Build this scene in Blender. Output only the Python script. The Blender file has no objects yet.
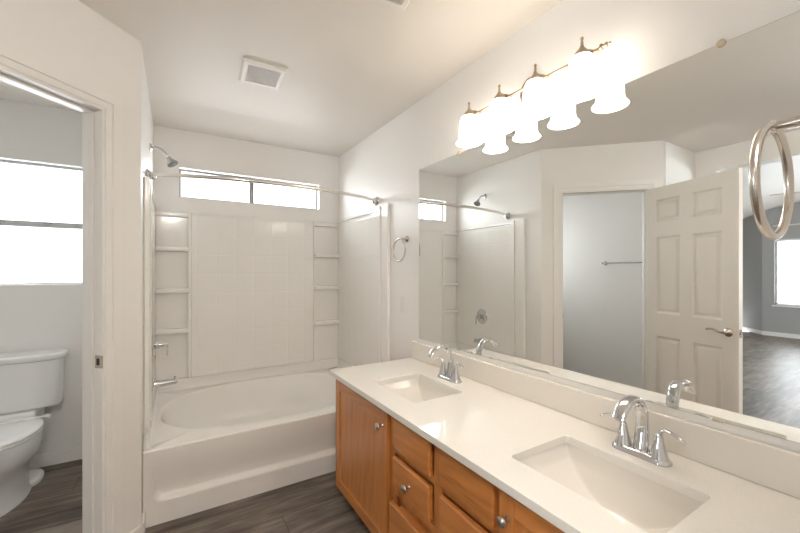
import bpy, bmesh, math, random
from mathutils import Vector, Matrix
R = math.radians
random.seed(4)
sc = bpy.context.scene
C = sc.collection

# ------------------------------------------------------------------ camera
F, YAW, V0, HC = 365.43, 0.5503, 271.46, 1.3305
cam = bpy.data.cameras.new('camera'); cam.sensor_width = 36; cam.sensor_fit = 'HORIZONTAL'
cam.lens = F / 800 * 36; cam.shift_y = (V0 - 266.5) / 800; cam.clip_start = 0.02
co = bpy.data.objects.new('camera', cam); C.objects.link(co)
co.location = (0, 0, HC); co.rotation_euler = (R(90), 0, -YAW)
sc.camera = co

# ------------------------------------------------------------------ world, lights, exposure
w = bpy.data.worlds.new('world'); sc.world = w; w.use_nodes = True
w.node_tree.nodes['Background'].inputs[0].default_value = (0.93, 0.97, 1.0, 1)
w.node_tree.nodes['Background'].inputs[1].default_value = 2.6
sc.view_settings.view_transform = 'Standard'; sc.view_settings.look = 'None'
sc.view_settings.gamma = 1; sc.view_settings.use_curve_mapping = False
sc.view_settings.exposure = 0.88
try:
    sc.cycles.max_bounces = 12; sc.cycles.diffuse_bounces = 7; sc.cycles.glossy_bounces = 6
    sc.cycles.transparent_max_bounces = 12; sc.cycles.sample_clamp_indirect = 6
    sc.cycles.use_denoising = True
except Exception: pass

def area(name, loc, direction, sx, sy, power, col):
    l = bpy.data.lights.new(name, 'AREA'); l.shape = 'RECTANGLE'; l.size = sx; l.size_y = sy
    l.energy = power; l.color = col
    o = bpy.data.objects.new(name, l); C.objects.link(o); o.location = loc
    o.rotation_euler = Vector(direction).to_track_quat('-Z', 'Y').to_euler()
    return o
# daylight arriving at the windows from outside
area('daylight_tub_window', (0.60, 3.72, 2.12), (0, -1, -0.45), 1.3, 0.5, 18, (0.93, 0.97, 1.0))
area('daylight_toilet_window', (-1.0, 3.75, 1.70), (0, -1, -0.1), 1.1, 1.1, 6, (0.93, 0.97, 1.0))
area('daylight_bedroom_west', (-8.2, 1.6, 1.4), (1, 0, 0.12), 1.7, 1.5, 65, (0.90, 0.95, 1.0))
area('added_daylight_bedroom_south', (-4.6, -3.6, 1.5), (0, 1, -0.05), 3.4, 1.7, 150, (0.90, 0.95, 1.0))  # added source at an unseen window, for more daylight

# ------------------------------------------------------------------ dimensions
XL, YB, H, YD, YT, RIM = -0.147, 3.401, 2.463, 2.204, 2.304, 0.397
W = XL + 1.524                         # mirror wall
YE = 1.50                              # short entry wall
XE = YE + (XL - YD)                    # where the diagonal wall meets it
XB = -1.49                             # wall with the opening to the bedroom
CT, CX, CY = 0.7485, 0.772, 2.06       # worktop height, front edge, far end
YN = 0.10                              # stub wall at the near end of the vanity

# ------------------------------------------------------------------ materials
def principled(name, col, rough=0.5, metal=0.0, spec=0.5, coat=0.0, **k):
    m = bpy.data.materials.new(name); m.use_nodes = True
    b = m.node_tree.nodes['Principled BSDF']
    b.inputs['Base Color'].default_value = (*col, 1); b.inputs['Roughness'].default_value = rough
    b.inputs['Metallic'].default_value = metal; b.inputs['Specular IOR Level'].default_value = spec
    b.inputs['Coat Weight'].default_value = coat; b.inputs['Coat Roughness'].default_value = 0.08
    return m
class NT:
    def __init__(s, m): s.t = m.node_tree; s.b = m.node_tree.nodes['Principled BSDF']
    def n(s, typ, **k):
        a = s.t.nodes.new(typ)
        for q, v in k.items(): setattr(a, q, v)
        return a
    def l(s, a, b): s.t.links.new(a, b)
    def math(s, op, a, b=None, c=None):
        q = s.n('ShaderNodeMath', operation=op)
        for i, v in enumerate((a, b, c)):
            if v is None: continue
            if isinstance(v, (int, float)): q.inputs[i].default_value = v
            else: s.l(v, q.inputs[i])
        return q.outputs[0]
    def pos(s, scale=(1, 1, 1)):
        g = s.n('ShaderNodeNewGeometry'); mp = s.n('ShaderNodeMapping'); mp.inputs['Scale'].default_value = scale
        s.l(g.outputs['Position'], mp.inputs['Vector']); return mp.outputs[0]
    def objc(s, scale=(1, 1, 1)):
        g = s.n('ShaderNodeTexCoord'); mp = s.n('ShaderNodeMapping'); mp.inputs['Scale'].default_value = scale
        s.l(g.outputs['Object'], mp.inputs['Vector']); return mp.outputs[0]
    def bump(s, h, strength=0.2, dist=0.01):
        b = s.n('ShaderNodeBump'); b.inputs['Strength'].default_value = strength; b.inputs['Distance'].default_value = dist
        s.l(h, b.inputs['Height']); s.l(b.outputs[0], s.b.inputs['Normal']); return b
    def noise(s, vec, scale, detail=3, rough=0.5):
        q = s.n('ShaderNodeTexNoise'); q.inputs['Scale'].default_value = scale
        q.inputs['Detail'].default_value = detail; q.inputs['Roughness'].default_value = rough
        s.l(vec, q.inputs['Vector']); return q.outputs['Fac']
    def ramp(s, fac, stops):
        r = s.n('ShaderNodeValToRGB'); e = r.color_ramp.elements
        while len(e) < len(stops): e.new(0.5)
        for i, (p, c) in enumerate(stops): e[i].position = p; e[i].color = (*c, 1)
        s.l(fac, r.inputs[0]); return r.outputs[0]

def paint(name, col, rough=0.55, tex=0.08, scale=160):
    m = principled(name, col, rough, spec=0.35); t = NT(m)
    t.bump(t.noise(t.pos(), scale, 2), tex, 0.002); return m
M = {}
M['wall'] = paint('wall_paint', (0.85, 0.835, 0.81), 0.42)
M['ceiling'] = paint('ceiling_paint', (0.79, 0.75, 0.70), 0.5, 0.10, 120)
M['bedroom'] = paint('bedroom_paint', (0.40, 0.395, 0.385), 0.6)
M['trim'] = principled('white_trim_paint', (0.86, 0.845, 0.82), 0.3)
M['door'] = principled('door_paint', (0.83, 0.80, 0.745), 0.35)
M['vinyl'] = principled('window_vinyl', (0.30, 0.305, 0.31), 0.4)
M['gel'] = principled('white_gelcoat', (0.86, 0.845, 0.815), 0.13, spec=0.5)
M['porcelain'] = principled('porcelain', (0.86, 0.865, 0.865), 0.12)
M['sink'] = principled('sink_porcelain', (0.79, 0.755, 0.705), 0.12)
M['chrome'] = principled('chrome', (0.66, 0.66, 0.67), 0.05, 1.0)
M['rod_metal'] = principled('polished_nickel_rod', (0.88, 0.85, 0.81), 0.16, 1.0)
M['nozzle'] = principled('grey_nozzle_plate', (0.20, 0.20, 0.20), 0.5)
M['nickel'] = principled('brushed_nickel', (0.62, 0.57, 0.52), 0.24, 1.0)
M['lamp_metal'] = principled('lamp_nickel', (0.46, 0.36, 0.26), 0.3, 1.0)
M['steel'] = principled('satin_steel', (0.42, 0.41, 0.40), 0.42, 1.0)
M['dark'] = principled('dark_gap', (0.03, 0.025, 0.02), 0.7)
M['plastic'] = principled('white_plastic', (0.80, 0.77, 0.73), 0.3)
M['paper'] = principled('paper_band', (0.86, 0.87, 0.87), 0.7)
M['clip'] = principled('clear_plastic_clip', (0.62, 0.52, 0.38), 0.2)
M['mirror'] = principled('mirror_silver', (0.90, 0.915, 0.905), 0.0, 1.0)
M['mirror_edge'] = principled('mirror_edge', (0.30, 0.24, 0.17), 0.3)
M['blind'] = principled('blind_slat', (0.80, 0.80, 0.78), 0.5)
M['fanblade'] = principled('fan_blade', (0.45, 0.42, 0.39), 0.4)

# gelcoat with embossed tiles
def tile_mat(name, ax):
    m = principled(name, (0.86, 0.845, 0.815), 0.13); t = NT(m)
    s = t.n('ShaderNodeSeparateXYZ'); t.l(t.pos(), s.inputs[0])
    def groove(out, off, step):
        a = t.math('SUBTRACT', out, off); a = t.math('DIVIDE', a, step); a = t.math('FRACT', a)
        a = t.math('SUBTRACT', a, 0.5); a = t.math('ABSOLUTE', a)
        a = t.math('SUBTRACT', 0.5, a); a = t.math('MULTIPLY', a, step)      # metres from the joint
        r = t.n('ShaderNodeMapRange', interpolation_type='SMOOTHSTEP')
        r.inputs['From Min'].default_value = 0.0; r.inputs['From Max'].default_value = 0.006
        t.l(a, r.inputs['Value']); return r.outputs[0]
    g = t.math('MINIMUM', groove(s.outputs[ax], 0.145 if ax == 0 else 2.56, 0.1445), groove(s.outputs[2], 1.781, 0.157))
    wob = t.noise(t.pos(), 9, 1)
    h = t.math('ADD', g, t.math('MULTIPLY', wob, 0.08))
    t.bump(h, 0.42, 0.0022); return m
M['tile_x'] = tile_mat('tiled_gelcoat_back', 0); M['tile_y'] = tile_mat('tiled_gelcoat_side', 1)

def floor_mat():
    m = principled('plank_floor', (0.1, 0.08, 0.07), 0.42, spec=0.35); t = NT(m)
    p = t.pos(); s = t.n('ShaderNodeSeparateXYZ'); t.l(p, s.inputs[0])
    row = t.math('FLOOR', t.math('DIVIDE', t.math('SUBTRACT', s.outputs[1], 2.21), 0.18))
    fy = t.math('FRACT', t.math('DIVIDE', t.math('SUBTRACT', s.outputs[1], 2.21), 0.18))
    wn = t.n('ShaderNodeTexWhiteNoise', noise_dimensions='1D'); t.l(t.math('ADD', row, 7.3), wn.inputs['W'])
    xs = t.math('ADD', t.math('DIVIDE', s.outputs[0], 1.22), wn.outputs['Value'])
    xs = t.math('ADD', xs, 0.31)
    fx = t.math('FRACT', xs); col = t.math('FLOOR', xs)
    idn = t.n('ShaderNodeTexWhiteNoise', noise_dimensions='2D')
    cx = t.n('ShaderNodeCombineXYZ'); t.l(row, cx.inputs[0]); t.l(col, cx.inputs[1]); t.l(cx.outputs[0], idn.inputs['Vector'])
    off = t.n('ShaderNodeVectorMath', operation='SCALE'); t.l(idn.outputs['Color'], off.inputs[0]); off.inputs['Scale'].default_value = 20
    ad = t.n('ShaderNodeVectorMath', operation='ADD'); t.l(p, ad.inputs[0]); t.l(off.outputs[0], ad.inputs[1])
    mp = t.n('ShaderNodeMapping'); mp.inputs['Scale'].default_value = (1.6, 14, 1); t.l(ad.outputs[0], mp.inputs[0])
    mp2 = t.n('ShaderNodeMapping'); mp2.inputs['Scale'].default_value = (3.0, 9, 1); t.l(ad.outputs[0], mp2.inputs[0])
    g1 = t.noise(mp.outputs[0], 2.2, 6, 0.62); g2 = t.noise(mp2.outputs[0], 1.1, 3)
    mix = t.math('ADD', t.math('MULTIPLY', g1, 0.55), t.math('MULTIPLY', g2, 0.35))
    mix = t.math('ADD', mix, t.math('MULTIPLY', idn.outputs['Value'], 0.16))
    c = t.ramp(mix, [(0.34, (0.05, 0.038, 0.029)), (0.50, (0.145, 0.120, 0.098)), (0.66, (0.27, 0.228, 0.188))])
    jy = t.math('LESS_THAN', fy, 0.012); jx = t.math('LESS_THAN', fx, 0.002); j = t.math('MAXIMUM', jy, jx)
    mx = t.n('ShaderNodeMix', data_type='RGBA'); t.l(j, mx.inputs[0]); t.l(c, mx.inputs[6]); mx.inputs[7].default_value = (0.02, 0.016, 0.013, 1)
    t.l(mx.outputs[2], t.b.inputs['Base Color'])
    t.bump(t.math('SUBTRACT', t.math('MULTIPLY', g1, 0.3), j), 0.3, 0.002)
    return m
M['floor'] = floor_mat()

def oak(name, scale, pore, wave):
    m = principled(name, (0.5, 0.2, 0.06), 0.28, coat=0.25); t = NT(m)
    a = t.noise(t.pos(scale), 1.0, 4, 0.55)
    w_ = t.n('ShaderNodeTexWave', wave_type='BANDS', bands_direction='DIAGONAL', wave_profile='SIN')
    w_.inputs['Scale'].default_value = 1.6; w_.inputs['Distortion'].default_value = 7.0
    w_.inputs['Detail'].default_value = 2.0; w_.inputs['Detail Scale'].default_value = 0.8
    t.l(t.pos(wave), w_.inputs['Vector'])
    b = t.noise(t.pos(pore), 1.0, 3, 0.6)
    f = t.math('ADD', t.math('MULTIPLY', a, 0.42), t.math('MULTIPLY', w_.outputs['Fac'], 0.10))
    f = t.math('ADD', f, t.math('MULTIPLY', b, 0.46))
    c = t.ramp(f, [(0.30, (0.36, 0.125, 0.029)), (0.46, (0.50, 0.188, 0.047)), (0.58, (0.56, 0.220, 0.058)), (0.74, (0.64, 0.275, 0.080))])
    t.l(c, t.b.inputs['Base Color']); t.bump(b, 0.10, 0.001); return m
M['oak_v'] = oak('oak_vertical_grain', (18, 18, 1.6), (260, 260, 9), (7, 7, 1.1)); M['oak_h'] = oak('oak_horizontal_grain', (18, 1.8, 18), (260, 9, 260), (7, 1.3, 8))

def marble():
    m = principled('worktop_quartz', (0.80, 0.765, 0.71), 0.025, spec=0.55); t = NT(m)
    n_ = t.noise(t.pos(), 420, 2); c = t.ramp(n_, [(0.35, (0.77, 0.74, 0.69)), (0.6, (0.82, 0.795, 0.75))])
    t.l(c, t.b.inputs['Base Color']); return m
M['quartz'] = marble()
M['backsplash'] = principled('backsplash_shaded_stone', (0.78, 0.735, 0.67), 0.08, spec=0.55)  # same stone as the worktop, shade on its face put into the colour
M['vinyl_white'] = principled('white_window_vinyl', (0.55, 0.56, 0.565), 0.35)

def glass_mat():
    m = bpy.data.materials.new('window_glass'); m.use_nodes = True; t = m.node_tree
    t.nodes.clear(); o = t.nodes.new('ShaderNodeOutputMaterial'); mx = t.nodes.new('ShaderNodeMixShader')
    a = t.nodes.new('ShaderNodeBsdfTransparent'); b = t.nodes.new('ShaderNodeBsdfGlossy'); b.inputs['Roughness'].default_value = 0.02
    mx.inputs[0].default_value = 0.06
    t.links.new(a.outputs[0], mx.inputs[1]); t.links.new(b.outputs[0], mx.inputs[2]); t.links.new(mx.outputs[0], o.inputs[0]); return m
M['glass'] = glass_mat()
def emis(name, col, st):
    m = bpy.data.materials.new(name); m.use_nodes = True; b = m.node_tree.nodes['Principled BSDF']
    b.inputs['Base Color'].default_value = (0.85, 0.83, 0.8, 1); b.inputs['Roughness'].default_value = 0.35
    b.inputs['Emission Color'].default_value = (*col, 1); b.inputs['Emission Strength'].default_value = st; return m
M['shade'] = emis('frosted_glass_shade_lit', (1.0, 0.90, 0.77), 5.0)
M['fill_bowl'] = emis('fill_bowl_lit', (1.0, 0.965, 0.92), 46.0)  # glow of the added lamp behind the viewer
M['bulb'] = emis('lamp_bulb_lit', (1.0, 0.88, 0.74), 30.0)

# ------------------------------------------------------------------ mesh helpers
class MB:
    def __init__(s): s.v = []; s.f = []; s.k = 0
    def add(s, vs, fs, mat=None):
        o = len(s.v)
        for p in vs: s.v.append(tuple(mat @ Vector(p)) if mat is not None else tuple(p))
        s.f += [tuple(i + o for i in q) for q in fs]; return s
    def box(s, x0, x1, y0, y1, z0, z1, bev=0.0, seg=2, mat=None):
        if bev <= 0:
            vs = [(x, y, z) for x in (x0, x1) for y in (y0, y1) for z in (z0, z1)]
            fs = [(0, 1, 3, 2), (4, 6, 7, 5), (0, 4, 5, 1), (2, 3, 7, 6), (0, 2, 6, 4), (1, 5, 7, 3)]
            return s.add(vs, fs, mat)
        e = 0.00013 * (s.k % 12); s.k += 1     # overlapping boards never share a plane
        x0, x1, y0, y1, z0, z1 = x0 + e, x1 - e, y0 + e, y1 - e, z0 + e, z1 - e
        bm = bmesh.new(); bmesh.ops.create_cube(bm, size=1)
        for v in bm.verts:
            v.co = ((x0 + x1) / 2 + v.co.x * (x1 - x0), (y0 + y1) / 2 + v.co.y * (y1 - y0), (z0 + z1) / 2 + v.co.z * (z1 - z0))
        bmesh.ops.bevel(bm, geom=bm.edges[:], offset=bev, segments=seg, affect='EDGES', profile=0.5)
        return s.bm(bm, mat)
    def bm(s, bm, mat=None):
        bm.verts.ensure_lookup_table(); bm.verts.index_update()
        s.add([v.co.copy() for v in bm.verts], [tuple(v.index for v in f.verts) for f in bm.faces], mat); bm.free(); return s
    def ringed(s, rings, cap0=True, cap1=True, closed=True, mat=None):
        n = len(rings[0]); vs = [p for r in rings for p in r]; fs = []
        for i in range(len(rings) - 1):
            for j in range(n if closed else n - 1):
                k = (j + 1) % n
                fs.append((i * n + j, i * n + k, (i + 1) * n + k, (i + 1) * n + j))
        if cap0: fs.append(tuple(range(n))[::-1])
        if cap1: fs.append(tuple(range((len(rings) - 1) * n, len(rings) * n)))
        return s.add(vs, fs, mat)
    def lathe(s, prof, origin=(0, 0, 0), axis=(0, 0, 1), n=28, cap0=False, cap1=False, sx=1, sy=1):
        m = Matrix.Translation(origin) @ Vector(axis).to_track_quat('Z', 'Y').to_matrix().to_4x4()
        rings = [[(r * math.cos(2 * math.pi * j / n) * sx, r * math.sin(2 * math.pi * j / n) * sy, z) for j in range(n)] for r, z in prof]
        return s.ringed(rings, cap0, cap1, True, m)
    def tube(s, pts, rad, n=12, flat=1.0, up=(0, 1, 0), caps=True, closed=False):
        P = [Vector(p) for p in pts]; m = len(P); rings = []
        rr = rad if isinstance(rad, (list, tuple)) else [rad] * m
        for i in range(m):
            if closed: t = P[(i + 1) % m] - P[i - 1]
            else: t = P[min(i + 1, m - 1)] - P[max(i - 1, 0)]
            t.normalize(); u = Vector(up); u = (u - t * u.dot(t))
            if u.length < 1e-4: u = t.orthogonal()
            u.normalize(); v = t.cross(u)
            r = rr[i]; ru, rv = r if isinstance(r, (tuple, list)) else (r, r * flat)
            rings.append([P[i] + u * (ru * math.cos(2 * math.pi * j / n)) + v * (rv * math.sin(2 * math.pi * j / n)) for j in range(n)])
        if closed: rings.append(rings[0])
        return s.ringed(rings, caps and not closed, caps and not closed)
    def grid(s, fn, nu, nv):
        vs = [fn(i / nu, j / nv) for i in range(nu + 1) for j in range(nv + 1)]
        fs = [(i * (nv + 1) + j, (i + 1) * (nv + 1) + j, (i + 1) * (nv + 1) + j + 1, i * (nv + 1) + j + 1) for i in range(nu) for j in range(nv)]
        return s.add(vs, fs)
    def build(s, name, mat, parent=None, loc=None, ang=35, recalc=True, merge=False):
        me = bpy.data.meshes.new(name); l = Vector(loc) if loc is not None else Vector((0, 0, 0))
        me.from_pydata([tuple(Vector(p) - l) for p in s.v], [], s.f)
        bm = bmesh.new(); bm.from_mesh(me)
        if merge: bmesh.ops.remove_doubles(bm, verts=bm.verts, dist=1e-5)
        if recalc: bmesh.ops.recalc_face_normals(bm, faces=bm.faces)
        bm.to_mesh(me); bm.free()
        me.materials.append(M[mat] if isinstance(mat, str) else mat)
        me.shade_smooth(); me.set_sharp_from_angle(angle=R(ang))
        o = bpy.data.objects.new(name, me); C.objects.link(o); o.location = l
        wn_ = o.modifiers.new('normals', 'WEIGHTED_NORMAL'); wn_.keep_sharp = True; wn_.weight = 80
        if parent is not None: o.parent = parent
        return o
def tag(o, label=None, cat=None, group=None, kind=None):
    if label: o['label'] = label
    if cat: o['category'] = cat
    if group: o['group'] = group
    if kind: o['kind'] = kind
    return o
def thing(name, label=None, cat=None, loc=(0, 0, 0), rotz=0, group=None, kind=None):
    o = bpy.data.objects.new(name, None); C.objects.link(o); o.location = loc; o.rotation_euler = (0, 0, rotz)
    o.empty_display_size = 0.05
    return tag(o, label, cat, group, kind)
def dup(o, loc=None, rotz=None, parent=None, **t):
    c = o.copy(); C.objects.link(c)
    if parent is not None: c.parent = parent; c.matrix_parent_inverse = o.matrix_parent_inverse
    if loc is not None: c.location = loc
    if rotz is not None: c.rotation_euler = (0, 0, rotz)
    for ch in list(o.children): dup(ch, parent=c)
    return tag(c, **t) if t else c
def smooth(t): t = max(0.0, min(1.0, t)); return t * t * (3 - 2 * t)
def catmull(P, k=6):
    P = [Vector(p) for p in P]; out = []
    Q = [P[0] * 2 - P[1]] + P + [P[-1] * 2 - P[-2]]
    for i in range(1, len(Q) - 2):
        for j in range(k):
            t = j / k; a, b, c, d = Q[i - 1], Q[i], Q[i + 1], Q[i + 2]
            out.append(0.5 * ((2 * b) + (c - a) * t + (2 * a - 5 * b + 4 * c - d) * t * t + (3 * b - a - 3 * c + d) * t ** 3))
    return out + [P[-1]]
def lerp(a, b, t): return a + (b - a) * t

# ================================================================== the room
def holed_wall(name, axis, a, b, lo, hi, z0, z1, holes, mat, label):
    # axis 'y': plane spans x lo..hi, thickness a..b along y; holes = (lo, hi, z0, z1)
    mb = MB()
    def bx(l, h, zz0, zz1):
        if h - l < 1e-4 or zz1 - zz0 < 1e-4: return
        if axis == 'y': mb.box(l, h, a, b, zz0, zz1)
        else: mb.box(a, b, l, h, zz0, zz1)
    cur = lo
    for (l, h, q0, q1) in sorted(holes):
        bx(cur, l, z0, z1); bx(l, h, z0, q0); bx(l, h, q1, z1); cur = h
    bx(cur, hi, z0, z1)
    return tag(mb.build(name, mat), label, 'wall', kind='structure')

TW = (0.022, 1.175, 1.925, 2.160)     # tub window hole
WW = (-1.34, -0.52, 1.235, 2.075)     # toilet room window hole
BW = (0.95, 2.38, 0.64, 1.985)        # bedroom window hole (y range)
tag(MB().box(-8.0, 1.6, -3.4, 4.6, -0.1, 0).build('floor', 'floor'), 'dark grey-brown wood plank floor', 'floor', kind='structure')
tag(MB().box(XB - 0.12, W + 0.12, -2.3, YB + 0.12, H, H + 0.1).build('ceiling', 'ceiling'), 'warm white bathroom ceiling', 'ceiling', kind='structure')
holed_wall('wall_back', 'y', YB, YB + 0.12, XB - 0.12, W + 0.12, 0, H, [TW, WW], 'wall', 'white wall above the bathtub with narrow window')
holed_wall('wall_mirror_side', 'x', W, W + 0.12, -2.3, YB, 0, H, [], 'wall', 'white wall that carries the mirror and light')
holed_wall('wall_tub_side', 'x', XL - 0.1, XL, YD, YB, 0, H, [], 'wall', 'white wall with shower head and tub spout')
holed_wall('wall_vanity_end', 'y', -0.02, YN, 0.62, W, 0, H, [], 'wall', 'short white wall at the near end of the vanity')
holed_wall('wall_entry', 'y', YE, YE + 0.1, XB, XE - 0.04, 0, H, [], 'wall', 'short white wall beside the toilet room')
holed_wall('wall_opening_side', 'x', XB - 0.12, XB, -2.3, YB, 0, H, [(-0.15, 1.34, 0, 2.26)], 'wall', 'white wall with wide opening to the bedroom')
holed_wall('wall_behind', 'y', -2.4, -2.3, XB - 0.12, W + 0.12, 0, H, [], 'wall', 'white wall behind the camera')
# diagonal wall with the toilet room door opening: local frame u along the wall from the tub corner, v into the toilet room
DU = Vector((-1, -1, 0)).normalized(); DV = Vector((-1, 1, 0)).normalized()
DM = Matrix(((DU.x, DV.x, 0, XL), (DU.y, DV.y, 0, YD), (0, 0, 1, 0), (0, 0, 0, 1)))
LEN = (Vector((XE, YE, 0)) - Vector((XL, YD, 0))).length
U0, U1, ZH = 0.170, 0.888, 2.062
mb = MB(); T = 0.115
mb.box(0, U0, 0, T, 0, H, mat=DM); mb.box(U1, LEN, 0, T, 0, H, mat=DM); mb.box(U0, U1, 0, T, ZH, H, mat=DM)
mb.box(-0.02, 0.001, 0.05, T, 0, H, mat=DM)
tag(mb.build('wall_diagonal', 'wall'), 'angled white wall with the toilet room doorway', 'wall', kind='structure')
# bedroom shell: vaulted ceiling that rises towards the near side
def zc(y): return 2.54 + 0.2 * (2.87 - y)
bx0, bx1, by0, by1 = -7.75, XB - 0.12, -3.3, 4.4
mb = MB()
mb.box(bx0 - 0.1, bx0, by0, BW[0], 0, 4.0); mb.box(bx0 - 0.1, bx0, BW[0], BW[1], 0, BW[2]); mb.box(bx0 - 0.1, bx0, BW[0], BW[1], BW[3], 4.0)
mb.box(bx0 - 0.1, bx0, BW[1], 2.56, 0, 4.0)
tag(mb.build('wall_bedroom_far', 'bedroom'), 'grey bedroom wall with the window, seen in the mirror', 'wall', kind='structure')
m45 = Matrix.Translation((bx0, 2.56, 0)) @ Matrix.Rotation(R(45), 4, 'Z')
tag(MB().box(-0.1, 0.0, 0.0, 2.6, 0, 4.0, mat=m45).build('wall_bedroom_angled', 'bedroom'), 'angled grey bedroom wall beside the window', 'wall', kind='structure')
tag(MB().box(bx0 - 2, bx1, by1, by1 + 0.1, 0, 4.0).build('wall_bedroom_side', 'bedroom'), 'grey bedroom side wall', 'wall', kind='structure')
holed_wall('wall_bedroom_near', 'y', by0 - 0.1, by0, bx0 - 0.1, bx1, 0, 4.0, [(-6.2, -3.0, 0.7, 2.2)], 'bedroom', 'grey bedroom wall with an unseen window opening added for daylight')
mb = MB(); mb.box(bx1, bx1 + 0.02, by0, by1, H, 4.0); mb.box(bx1, bx1 + 0.1, YB + 0.12, by1, 0, 4.0); mb.box(bx1, bx1 + 0.1, by0, -2.3, 0, 4.0)
tag(mb.build('wall_bedroom_upper', 'bedroom'), 'grey bedroom wall above the bathroom opening', 'wall', kind='structure')
mb = MB(); vs = [(x, y, zc(y) + d) for x in (bx0 - 2, bx1 + 0.02) for y in (by0 - 0.1, by1 + 0.1) for d in (0, 0.1)]
mb.add(vs, [(0, 1, 3, 2), (4, 6, 7, 5), (0, 4, 5, 1), (2, 3, 7, 6), (0, 2, 6, 4), (1, 5, 7, 3)])
tag(mb.build('ceiling_bedroom', 'ceiling'), 'sloping white bedroom ceiling', 'ceiling', kind='structure')

# baseboards
def base(name, boxes, label, mats=None):
    mb = MB()
    for i, b in enumerate(boxes):
        x0, x1, y0, y1 = b[:4]; mt = b[4] if len(b) > 4 else None
        mb.box(x0, x1, y0, y1, 0, 0.085, 0.004, 2, mt)
    return tag(mb.build(name, 'trim'), label, 'baseboard', kind='structure')
base('baseboard_toilet_room', [(XB, XL - 0.1, YB - 0.014, YB), (XB, XB + 0.014, 1.6, YB - 0.014), (XL - 0.114, XL - 0.1, 2.35, YB - 0.014)], 'white baseboard of the toilet room')
base('baseboard_diagonal', [(0.001, U0 - 0.066, -0.014, 0, DM)], 'white baseboard between the doorway and the tub')
base('baseboard_tub_side', [(XL, XL + 0.014, YD, YT - 0.001)], 'short white baseboard in front of the tub')
base('baseboard_bedroom', [(bx0, bx0 + 0.014, by0, 2.56), (0, 0.014, 0, 2.6, m45)], 'white bedroom baseboard seen in the mirror')
base('baseboard_mirror_side', [(W - 0.014, W, CY, YT - 0.001)], 'white baseboard between vanity and tub')

# doorway: jamb, stops, casing
def trim(name, label, boxes, bev=0.003):
    mb = MB()
    for b in boxes: mb.box(*b, bev, 2, DM)
    return tag(mb.build(name, 'trim'), label, 'trim', kind='structure')
cw = 0.066; J = 0.016
trim('trim_1', 'white jamb and stop of the toilet room doorway', [
    (U0, U0 + J, -0.001, T + 0.001, 0, ZH), (U1 - J, U1, -0.001, T + 0.001, 0, ZH), (U0, U1, -0.001, T + 0.001, ZH - J, ZH),
    (U0 + J, U0 + J + 0.011, 0.042, 0.080, 0, ZH - J), (U1 - J - 0.011, U1 - J, 0.042, 0.080, 0, ZH - J), (U0 + J, U1 - J, 0.042, 0.080, ZH - J - 0.011, ZH - J)])
def casing(name, label, v0, v1):
    mb = MB()
    # stepped profile: outer band thicker than inner band
    sgn = -1 if v0 < 0 else 1
    e = v0 + (0.005 if sgn < 0 else -0.005) if sgn < 0 else v1 - 0.005
    a0, a1 = (v0, v1)
    i0, i1 = (v0 + 0.006, v1) if sgn < 0 else (v0, v1 - 0.006)
    g = 0.005
    for (l, h, q, r) in ((U0 - cw, U0 - 0.024, a0, a1), (U0 - 0.026, U0 + g, i0, i1)): mb.box(l, h, q, r, 0, ZH + (cw if l < U0 - 0.05 else 0.026), 0.003, 2, DM)
    for (l, h, q, r) in ((U1 + 0.024, U1 + cw, a0, a1), (U1 - g, U1 + 0.026, i0, i1)): mb.box(l, h, q, r, 0, ZH + (cw if h > U1 + 0.05 else 0.026), 0.003, 2, DM)
    mb.box(U0 - cw, U1 + cw, a0, a1, ZH + 0.024, ZH + cw, 0.003, 2, DM); mb.box(U0 - 0.02, U1 + 0.02, i0, i1, ZH - g, ZH + 0.026, 0.003, 2, DM)
    return tag(mb.build(name, 'trim'), label, 'trim', kind='structure')
casing('trim_2', 'white door casing on the bathroom side', -0.014, 0.0)
casing('trim_3', 'white door casing on the toilet room side', T, T + 0.014)
sp = MB().box(U0 + J - 0.0005, U0 + J + 0.0015, -0.0045, 0.040, 0.900, 0.957, 0.0007, 1, DM).build('strike_plate', 'nickel')
tag(sp, 'nickel strike plate on the toilet room door jamb', 'strike plate')
sph = MB().box(U0 + J + 0.001, U0 + J + 0.0022, 0.014, 0.030, 0.914, 0.943, mat=DM).build('latch_hole', 'dark', sp)

# windows
def window_x(name, label, hole, ysill, mull, horizontal=False, frame=0.022, mat='vinyl'):
    x0, x1, z0, z1 = hole; t = thing(name, label, 'window', ((x0 + x1) / 2, YB + 0.08, z0), kind='structure')
    def b(nm, m, *bx):
        mb = MB()
        for q in bx: mb.box(*q[:6], *(q[6:] or (0,)))
        o = mb.build(nm, m, t); o.matrix_parent_inverse = Matrix.Translation(t.location).inverted(); return o
    ya, yb = YB + 0.055, YB + 0.10; f = frame
    b('frame', mat, (x0, x0 + f, ya, yb, z0, z1, 0.003), (x1 - f, x1, ya, yb, z0, z1, 0.003), (x0, x1, ya, yb, z0, z0 + f, 0.003), (x0, x1, ya, yb, z1 - f, z1, 0.003))
    b('pane', 'glass', (x0 + f * 0.8, x1 - f * 0.8, YB + 0.077, YB + 0.081, z0 + f * 0.8, z1 - f * 0.8))
    return t, b, ya, yb
t, b, ya, yb = window_x('window_1', 'narrow two-pane sliding window above the bathtub', TW, 0, None, frame=0.016)
xm = 0.572; b('mullion', 'vinyl', (xm - 0.020, xm + 0.020, ya - 0.012, yb, TW[2], TW[3], 0.003))
b('latch', 'steel', (xm - 0.006, xm + 0.006, ya - 0.022, ya - 0.012, TW[2] + 0.07, TW[2] + 0.13, 0.002))
t, b, ya, yb = window_x('window_2', 'bright window above the toilet with a horizontal mid rail', WW, 0, None, frame=0.018, mat='vinyl_white')
zr = 1.655; b('meeting_rail', 'vinyl_white', (WW[0], WW[1], ya - 0.015, yb, zr - 0.020, zr + 0.020, 0.003))
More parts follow.
